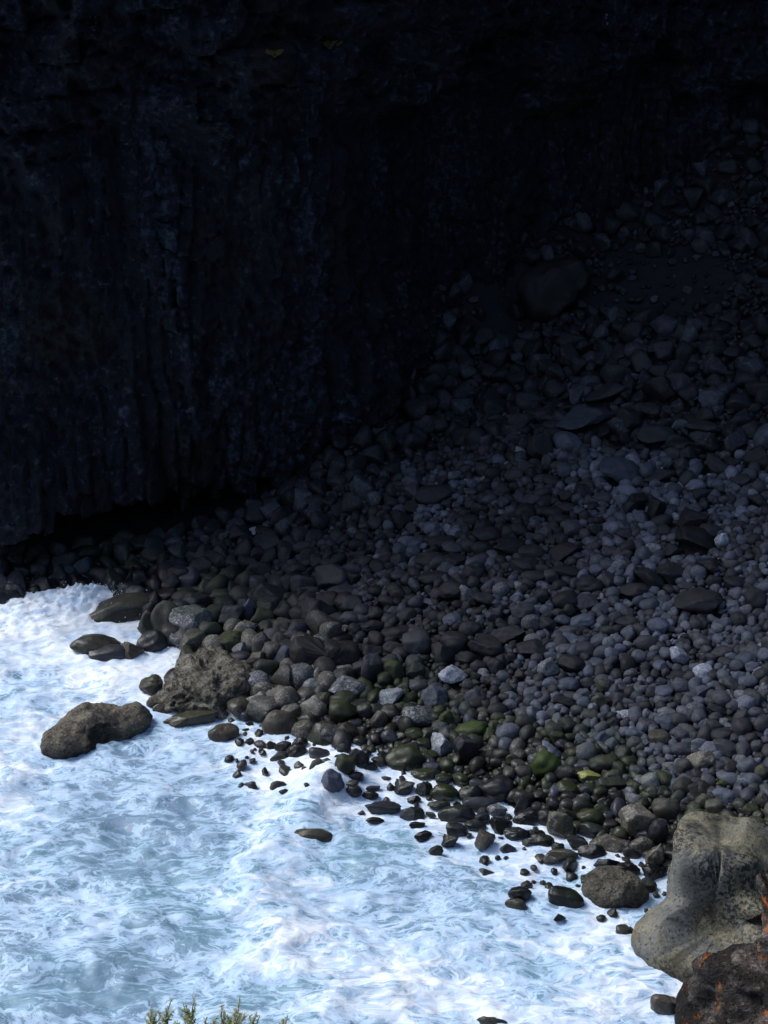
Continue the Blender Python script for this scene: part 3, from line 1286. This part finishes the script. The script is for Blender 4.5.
nm0 = lambda q_: noun_of(q_)[0]
auto_labels()
for i, e in enumerate(ST):
    ctr, rx, ry, rz = place(e, i)
    c = e['c']
    if nm0(e) == 'surf_rock' and e['k'] == 'r' and i % 5 < 3:
        e['k'] = 'f' if i % 2 else 'a'
    mat = M_MOSS if c == 'M' else M_DMOSS if c == 'm' else (M_YEL if c == 'y' else M_ROCK)
    me = stone_mesh(e['k'], (i * 7 + 3) % len(SHAPES[e['k']]), mat)
    nm, cat = noun_of(e)
    o = link(nm, me, None)
    tcol, spk = TINT[c]
    j = random.uniform(.8, 1.25)
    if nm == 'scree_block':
        tcol = tuple(q * .55 for q in tcol)  # shade under the cliff painted into the scree blocks' tint
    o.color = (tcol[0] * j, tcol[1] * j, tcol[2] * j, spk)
    yaw = -math.atan2(ctr[0], ctr[1])
    flip = random.choice([-1, 1])
    mtx = Matrix.Translation(Vector(ctr)) @ Matrix.Rotation(yaw, 4, 'Z') @ Matrix.Rotation(R(-e['ti']), 4, 'Y') @ \
        Matrix.Diagonal((rx, ry, rz, 1)) @ Matrix.Rotation(random.choice([0, math.pi]), 4, 'Z')
    o.matrix_world = mtx
    grp = {"scree_block": "angular blocks on the scree", "surf_rock": "rocks standing in the surf",
           "boulder": "boulders on the beach", "cobble": "larger cobbles on the beach"}[nm]
    tag(o, e['label'], cat, grp)
    PLACED.append((ctr[0], ctr[1], rx, ry))


# ------------------------------------------------------------------ big sculpted rocks (smooth union of lobes, radial surface)
def smin(a, b, k):
    h = np.clip(.5 + .5 * (b - a) / k, 0, 1)
    return b * (1 - h) + a * h - k * h * (1 - h)


def sculpt(lobes, cuts=(), k=.25, sub=6, centre=(0, 0, 0), namp=.05, nfreq=1.5, rmax=6., planes=(), seed=0):
    v, f = ICO[sub]
    ctr = np.array(centre, float)

    def sdf(p):
        d = None
        for lb in lobes:
            c = np.array(lb[0])
            r = np.array(lb[1])
            q = (p - c) / r
            pw = lb[2] if len(lb) > 2 else 2
            l = (np.abs(q) ** pw).sum(1) ** (1 / pw)
            dd = (l - 1) * r.min()
            d = dd if d is None else smin(d, dd, k)
        for (c, r, kk) in cuts:
            q = (p - np.array(c)) / np.array(r)
            dd = (np.linalg.norm(q, axis=1) - 1) * min(r)
            d = -smin(-d, dd, kk)
        for (nr, off) in planes:
            nr = np.array(nr, float) / np.linalg.norm(nr)
            d = -smin(-d, -(p @ nr - off), .12)
        d = d - namp * fbm(p[:, 0] * nfreq + seed, p[:, 1] * nfreq, p[:, 2] * nfreq, 5, .5)
        return d

    tlo = np.zeros(len(v))
    t = np.zeros(len(v))
    hitm = np.zeros(len(v), bool)
    for st_ in np.linspace(0.02, rmax, 240):
        d = sdf(ctr + v * st_)
        out = (d > 0) & ~hitm
        t[out] = st_
        hitm |= out
        if hitm.all():
            break
    t[~hitm] = rmax
    hi = t.copy()
    lo = np.maximum(t - rmax / 239 - 1e-3, 0)
    for _ in range(8):
        mid = (lo + hi) / 2
        d = sdf(ctr + v * mid[:, None])
        lo = np.where(d <= 0, mid, lo)
        hi = np.where(d > 0, mid, hi)
    return ctr + v * hi[:, None], f


def local_rock(name, px, py, z, mat, label, cat, group=None, **kw):
    """px, py: pixel of the local origin on height z; local x right, y away, z up"""
    o3 = on_plane(px, py, z)
    v, f = sculpt(**kw)
    o = link(name, make_mesh(name, v, f), mat)
    o.location = o3
    o.rotation_euler = (0, 0, -math.atan2(o3[0], o3[1]))
    tag(o, label, cat, group)
    for c, r in [lb[:2] for lb in kw['lobes']]:
        PLACED.append((o3[0] + c[0], o3[1] + c[1], r[0] * .95, r[1] * .95))
    return o


# massive weathered boulder with a scooped seat, lower right
local_rock("massive_boulder", 700, 962, 0.0, M_SEAT,
           "massive pale weathered boulder with a scooped seat, at the lower right water's edge", "boulder",
           lobes=[((0.86, 1.65, .38), (1.66, 1.0, 1.66), 8), ((-.45, .22, .12), (1.0, .95, .80)), ((-.38, .70, .0), (.62, .6, .65)),
                  ((.65, -.05, .2), (1.25, .8, .80)), ((1.7, .5, .5), (1.3, 1.2, 1.1))],
           cuts=[((.22, .15, 1.1), (.72, .50, .72), .14), ((1.7, .55, 1.7), (1.0, .95, .62), .18), ((.15, .7, 1.75), (.05, .5, .45), .05), ((.95, .3, .85), (.5, .35, .06), .06), ((.05, -.42, .78), (.75, .09, .2), .08),
                 ((.35, 2.0, 2.5), (.45, .9, .5), .3)],
           planes=[((.6, 0, 1), 2.06)],
           k=.26, centre=(.35, .8, .35), namp=.06, nfreq=1.3)
# dark crag with orange lichen, lower right corner
local_rock("lichen_crag", 790, 1040, 0.0, M_CRAG,
           "jagged dark crag with orange lichen filling the lower right corner", "crag",
           lobes=[((0.4, .2, .6), (1.5, 1.2, 1.5)), ((-1.15, -.1, .3), (.9, .9, 1.3)), ((0.0, .1, 2.6), (1.0, .8, 1.7)), ((.25, .3, 1.5), (.6, .6, .8))],
           cuts=[], k=.12, centre=(0.2, 0, 1.2), namp=.34, nfreq=1.2, seed=5,
           planes=[((-.4, -1, .5), 1.2)])
# square brown boulder standing in the wash
local_rock("square_boulder", 612, 906, 0.0, M_SPECK,
           "big square brown speckled boulder standing in the wash left of the massive boulder", "boulder",
           lobes=[((-.05, .3, .12), (.62, .48, .58)), ((.36, .32, .08), (.38, .4, .46))],
           planes=[((-.9, -.3, .5), .62), ((.5, -.4, .8), .72), ((-.2, -1, .35), .22)],
           k=.12, centre=(.05, .3, .15), namp=.07, nfreq=2.2, seed=9)
# huge black split boulder
g0, td = hit(325, 672)
local_rock("split_boulder", 325, 672, float(g0[2]), M_ROCK,
           "huge black split boulder, the biggest stone at the left of the beach", "boulder",
           lobes=[((-.42, .35, .38), (.52, .5, .58)), ((.38, .35, .3), (.62, .5, .55))],
           cuts=[((-.02, -.1, .62), (.07, .5, .5), .06)],
           planes=[((.15, -1, .35), .2), ((.2, .1, 1), .75), ((1, -.2, .1), .92)],
           k=.08, centre=(.1, .35, .3), namp=.05, nfreq=2., seed=3).color = (.016, .015, .016, 0)
# big brown surf rock
local_rock("surf_rock", 98, 742, 0.0, M_BROWN,
           "big flat brown rock with a dark centre, alone in the surf at left", "rock", "rocks standing in the surf",
           lobes=[((-.75, .05, .05), (.65, .55, .42)), ((-.15, .35, .15), (.9, .6, .42)), ((.55, .4, .18), (.75, .52, .36)),
                  ((1.02, .62, .3), (.34, .24, .3)), ((-.35, .8, .25), (.4, .3, .36)), ((.1, .8, .28), (.4, .25, .3))],
           cuts=[((.15, -.25, .3), (.3, .35, .3), .1)],
           k=.2, centre=(0, .3, .1), namp=.07, nfreq=2.0, seed=21)
# crusted outcrop
local_rock("rock_outcrop", 207, 706, 0.0, M_CRUST,
           "broad rough outcrop crusted tan and brown at the foam's edge on the left", "outcrop",
           lobes=[((0, .5, .08), (1.1, 1.0, .6)), ((-.75, .2, .0), (.75, .45, .42)), ((.65, .6, .2), (.75, .85, .6)), ((.1, 1.3, .25), (.85, .6, .6)),
                  ((.45, -.05, .0), (.65, .42, .38))],
           k=.15, centre=(0, .5, 0), namp=.19, nfreq=2.3, seed=33, rmax=4)

# ------------------------------------------------------------------ filler stones, too many to count: one mesh per kind
RES = 0.045
ox, oy = -16., 24.
nx, ny = int(34 / RES), int(46 / RES)
occ = np.zeros((nx, ny), bool)


def mark(x, y, rx, ry, k=.8):
    rx *= k
    ry *= k
    i0, i1 = max(int((x - rx - ox) / RES), 0), min(int((x + rx - ox) / RES) + 1, nx)
    j0, j1 = max(int((y - ry - oy) / RES), 0), min(int((y + ry - oy) / RES) + 1, ny)
    if i1 <= i0 or j1 <= j0:
        return
    ii, jj = np.ogrid[i0:i1, j0:j1]
    e = ((ii * RES + ox - x) / rx) ** 2 + ((jj * RES + oy - y) / ry) ** 2 < 1
    occ[i0:i1, j0:j1] |= e


for (x, y, rx, ry) in PLACED:
    mark(x, y, rx, ry, .85)
# distance behind the cliff foot: skip stones there
fx = FT[3:-5]


def front_of_foot(x, y):
    return y < np.interp(x, fx[:, 0], fx[:, 1]) + 1.0


def proj(x, y, z):
    dz = z - CAM_Z
    dep = y * CP - dz * SP
    up = y * SP + dz * CP
    return 384 + FPX * x / dep, 512 - FPX * up / dep


parts = {'cobbles': ([], [], []), 'scree_rubble': ([], [], [])}
LOW = {k: [stone_shape(k, 900 + 50 * i + j, 3) for j in range(14)] for i, k in enumerate(('r', 'a', 'f'))}
LOW2 = {k: [stone_shape(k, 900 + 50 * i + j, 2) for j in range(14)] for i, k in enumerate(('r', 'a', 'f'))}
count = 0
for rad, tries in ((.36, 26000), (.27, 26000), (.22, 9000), (.165, 22000), (.12, 32000), (.085, 44000), (.06, 36000)):
    xs = rng.uniform(-13.5, 17, tries)
    ys = rng.uniform(26, 66, tries)
    ds = _bil(DM, xs, ys)
    hs = hgt(xs, ys)
    pu, pv = proj(xs, ys, hs)
    sel = (ds > .02) & front_of_foot(xs, ys) & (pu > -60) & (pu < 960)
    dn = perlin(xs * .33, ys * .33, 4.4)
    for x, y, d, h_, a, q, dnz in zip(xs[sel], ys[sel], ds[sel], hs[sel], pu[sel], pv[sel], dn[sel]):
        i, j = int((x - ox) / RES), int((y - oy) / RES)
        if not (0 <= i < nx and 0 <= j < ny) or occ[i, j]:
            continue
        left = a < 345 and q > 585
        near_cliff = y > np.interp(x, fx[:, 0], fx[:, 1]) - 2.6
        scr0 = q < 450
        if rad > .25 and not left and not ((near_cliff and random.random() < .25) or (scr0 and random.random() < .16)):
            continue
        if left and rad < .1 and random.random() < .6:
            continue
        if .2 < rad < .25 and d > 3 and dnz > 0.1 and a > 420 and not scr0:
            continue
        if q < 330 and rad > .14 and random.random() < .6:
            continue
        if q < 440 and rad < .08 and random.random() < .5:
            continue
        if d < .1 and rad < .09:
            continue
        dust = math.hypot((a - 655) / 78, (q - 282) / 40) < 1 or math.hypot((a - 508) / 46, (q - 300) / 40) < 1
        if dust and random.random() < .93:
            continue
        r = rad * random.uniform(.85, 1.2)
        rx, ry = r * random.uniform(.9, 1.35), r * random.uniform(.75, 1.0)
        k = int(r * .55 / RES)
        if k and occ[max(i - k, 0):i + k + 1, max(j - k, 0):j + k + 1].mean() > .35:
            continue
        mark(x, y, rx, ry, .80)
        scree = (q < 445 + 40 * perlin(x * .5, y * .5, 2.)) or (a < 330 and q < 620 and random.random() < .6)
        kk = 'a' if scree or near_cliff else ('r' if random.random() < .82 else ('a' if random.random() < .5 else 'f'))
        if left and random.random() < .5:
            kk = 'f'
        key = 'scree_rubble' if scree else 'cobbles'
        sv, sf = (LOW if r > .1 else LOW2)[kk][random.randrange(14)]
        rz = r * random.uniform(.7, 1.05)
        yaw = random.uniform(0, 6.28)
        p = sv * [rx, ry, rz]
        tx, ty = random.gauss(0, .22), random.gauss(0, .22)
        p = p @ np.array(Euler((tx, ty, yaw)).to_matrix()).T
        p = p + [x, y, max(h_, -.06) + rz * .5]
        # colour of the individual stone; cliff shade is painted into scree and near-cliff ones
        u_ = random.random()
        if left and q > 630 and random.random() < .7:
            base, spk = random.choice([((.018, .018, .018), 0), ((.034, .032, .028), .2), ((.062, .056, .046), .4), ((.095, .088, .073), .6), ((.042, .044, .048), .5)])
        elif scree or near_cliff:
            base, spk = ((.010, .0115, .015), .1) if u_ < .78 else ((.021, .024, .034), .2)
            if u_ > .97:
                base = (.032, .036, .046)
        elif d < 2.6 and u_ < .75:
            base, spk = random.choice([((.022, .023, .022), 0), ((.034, .035, .03), 0), ((.036, .042, .024), 0), ((.05, .048, .04), .3)])
        else:
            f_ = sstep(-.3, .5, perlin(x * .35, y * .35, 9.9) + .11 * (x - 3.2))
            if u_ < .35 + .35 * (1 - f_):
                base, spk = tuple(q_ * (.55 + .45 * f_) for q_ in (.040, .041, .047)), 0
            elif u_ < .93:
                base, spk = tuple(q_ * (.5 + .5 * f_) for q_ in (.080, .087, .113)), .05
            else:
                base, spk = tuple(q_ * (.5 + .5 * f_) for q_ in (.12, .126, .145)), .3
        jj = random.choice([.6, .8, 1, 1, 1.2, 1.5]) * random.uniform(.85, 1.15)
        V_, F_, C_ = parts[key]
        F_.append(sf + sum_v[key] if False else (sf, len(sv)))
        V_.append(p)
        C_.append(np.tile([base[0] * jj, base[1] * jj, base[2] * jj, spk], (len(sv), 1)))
        count += 1
for _ in range(7000):
    x, y = random.uniform(-4, 8), random.uniform(25, 37)
    d = float(sdist(np.array([x]), np.array([y]))[0])
    if not (-2.6 < d < .02) or random.random() > math.exp(d / .95) * .8:
        continue
    i, j = int((x - ox) / RES), int((y - oy) / RES)
    if occ[max(i - 2, 0):i + 3, max(j - 2, 0):j + 3].any():
        continue
    r = random.choice([.06, .08, .10, .13, .17]) * random.uniform(.85, 1.15)
    rx, ry, rz = r * random.uniform(.9, 1.4), r * random.uniform(.8, 1), r * random.uniform(.6, .85)
    mark(x, y, rx, ry, 1.0)
    sv, sf = LOW[random.choice('raf')][random.randrange(14)]
    p = (sv * [rx, ry, rz]) @ np.array(Euler((random.gauss(0, .2), random.gauss(0, .2), random.uniform(0, 6.28))).to_matrix()).T
    p = p + [x, y, max(0, wave(x, y)) + rz * random.uniform(-.35, .25)]
    b0 = random.choice([.018, .026, .036, .05])
    V_, F_, C_ = parts['cobbles']
    F_.append((sf, len(sv)))
    V_.append(p)
    C_.append(np.tile([b0, b0 * .98, b0 * .92, .1], (len(sv), 1)))
    count += 1
print("FILLER", count)
for key, (V_, F_, C_) in parts.items():
    o_ = 0
    fs = []
    for (sf, nv) in F_:
        fs.append(sf + o_)
        o_ += nv
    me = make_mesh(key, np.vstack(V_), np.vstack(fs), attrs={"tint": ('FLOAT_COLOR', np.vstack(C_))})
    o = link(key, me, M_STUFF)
    tag(o, {"cobbles": "countless smaller dark cobbles covering the beach", "scree_rubble": "dark angular rubble under the cliff"}[key],
        {"cobbles": "cobbles", "scree_rubble": "rubble"}[key], kind="stuff")

# ------------------------------------------------------------------ plants
def tube(p, q, r0, r1, nseg=5):
    p, q = np.array(p, float), np.array(q, float)
    d = q - p
    d /= np.linalg.norm(d) + 1e-9
    a = np.cross(d, [0.3, .9, .2])
    a /= np.linalg.norm(a)
    b_ = np.cross(d, a)
    an = np.linspace(0, 2 * np.pi, nseg, endpoint=False)
    ring = np.cos(an)[:, None] * a + np.sin(an)[:, None] * b_
    v = np.vstack([p + ring * r0, q + ring * r1])
    f = [[i, (i + 1) % nseg, nseg + (i + 1) % nseg, nseg + i] for i in range(nseg)]
    return v, np.array(f)


def shrub(base, height, spread, nstem, label, seed, leaf=.017, mat=M_LEAF, name="shrub"):
    rd = random.Random(seed)
    root = bpy.data.objects.new(name, None)
    COL.objects.link(root)
    root.location = base
    tv, tf, lv, lf = [], [], [], []
    no = 0
    for s_ in range(nstem):
        a = rd.uniform(0, 6.28)
        rr = spread * math.sqrt(rd.random())
        tip = np.array([math.cos(a) * rr, math.sin(a) * rr * .5, height * rd.uniform(.72, 1.0)])
        pts = [np.array([0, 0, 0.]), tip * [.35, .35, .45] + [rd.gauss(0, .02), 0, 0], tip * [.8, .8, .75], tip]
        for i in range(3):
            v, f = tube(pts[i], pts[i + 1], .008 - .002 * i, .006 - .002 * i)
            tf.append(f + no)
            tv.append(v)
            no += len(v)
        for tw in range(18):
            k = rd.uniform(.5, 1.0)
            p0 = tip * k if k > .8 else pts[2] * (k / .8)
            dv = np.array([rd.gauss(0, 1), rd.gauss(0, 1), rd.uniform(1.0, 2.6)])
            dv /= np.linalg.norm(dv)
            L = rd.uniform(.04, .09)
            p1 = p0 + dv * L
            v, f = tube(p0, p1, .003, .0015, 4)
            tf.append(f + no)
            tv.append(v)
            no += len(v)
            for l_ in range(26):
                q = p0 + dv * L * rd.uniform(.3, 1.08)
                d = np.array([rd.gauss(0, 1), rd.gauss(0, 1), rd.gauss(.7, .6)])
                d /= np.linalg.norm(d)
                sd = np.cross(d, [rd.random(), rd.random(), .3])
                sd /= np.linalg.norm(sd)
                ll = leaf * rd.uniform(.6, 1.2)
                o_ = len(lv) * 4
                lv.append(np.array([q, q + d * ll * .5 + sd * ll * .2, q + d * ll, q + d * ll * .5 - sd * ll * .2]))
                lf.append([o_, o_ + 1, o_ + 2, o_ + 3])
    link("twigs", make_mesh("twigs", np.vstack(tv), np.vstack([f for f in tf])), M_TWIG, root)
    link("foliage", make_mesh("foliage", np.vstack(lv), np.array(lf), smooth=False), mat, root)
    tag(root, label, "shrub")
    return root


def at_depth(px, py, dist):
    return np.array([0, 0, CAM_Z]) + raydir(px, py) * dist


p = at_depth(215, 1012, 7.2)
for k, (px, ty, sp, ns, lab) in enumerate([
        (178, 1004, .16, 22, "left clump of yellow-green shrub tips at the lower edge, over the foam"),
        (226, 1003, .13, 20, "middle clump of yellow-green shrub tips at the lower edge"),
        (268, 1008, .12, 16, "right clump of yellow-green shrub tips at the lower edge")]):
    q = at_depth(px, ty, 7.2)
    b_ = (q[0], q[1] - .05, q[2] - .685)
    o = shrub(b_, .66, sp, ns, lab, 40 + k)
    o["group"] = "shrub tips at the headland's edge"

_vv = V3[:, :-4].reshape(-1, 3)
_dep = _vv[:, 1] * CP - (_vv[:, 2] - CAM_Z) * SP
_pu = 384 + FPX * _vv[:, 0] / _dep
_pv = 512 - FPX * (_vv[:, 1] * SP + (_vv[:, 2] - CAM_Z) * CP) / _dep
for k, (px, py, lab) in enumerate([(327, 45, "yellow-green tuft growing on a high cliff ledge, the right one"),
                                   (277, 54, "yellow-green tuft growing on a high cliff ledge, the left one")]):
    near = np.where(np.hypot(_pu - px, _pv - py) < 4)[0]
    q = _vv[near[np.argmin(_dep[near])]]
    o = shrub((q[0], q[1] - .03, q[2] - .05), [.20, .15][k], [.34, .24][k], 12, lab, 60 + k, leaf=.022, mat=M_YPLANT, name="cliff_plant")
    o["category"] = "plant"
    o["group"] = "tufts on the cliff"

# ------------------------------------------------------------------ light
sun_az, sun_el = R(-68), R(50)          # azimuth from +Y towards +X
sdir = Vector((math.sin(sun_az) * math.cos(sun_el), math.cos(sun_az) * math.cos(sun_el), math.sin(sun_el)))
sl = bpy.data.lights.new("sun", 'SUN')
sl.energy = 1.5
sl.angle = R(24)
sl.color = (.96, .98, 1.0)
so = bpy.data.objects.new("sun", sl)
so.rotation_euler = sdir.to_track_quat('Z', 'Y').to_euler()
so.location = (0, 0, 60)
COL.objects.link(so)
wd = bpy.data.worlds.new("World")
S.world = wd
wd.use_nodes = True
wt = wd.node_tree
bg = wt.nodes["Background"]
sky = wt.nodes.new("ShaderNodeTexSky")
sky.sky_type = 'NISHITA'
sky.sun_disc = False
sky.sun_elevation = sun_el
sky.sun_rotation = sun_az
sky.altitude = 20
sky.dust_density = 2.0
wt.links.new(sky.outputs[0], bg.inputs[0])
bg.inputs[1].default_value = 0.09
S.view_settings.view_transform = 'Standard'
S.view_settings.look = 'None'
S.view_settings.exposure = 1.0
S.view_settings.gamma = 1
S.cycles.max_bounces = 5
S.cycles.use_denoising = True
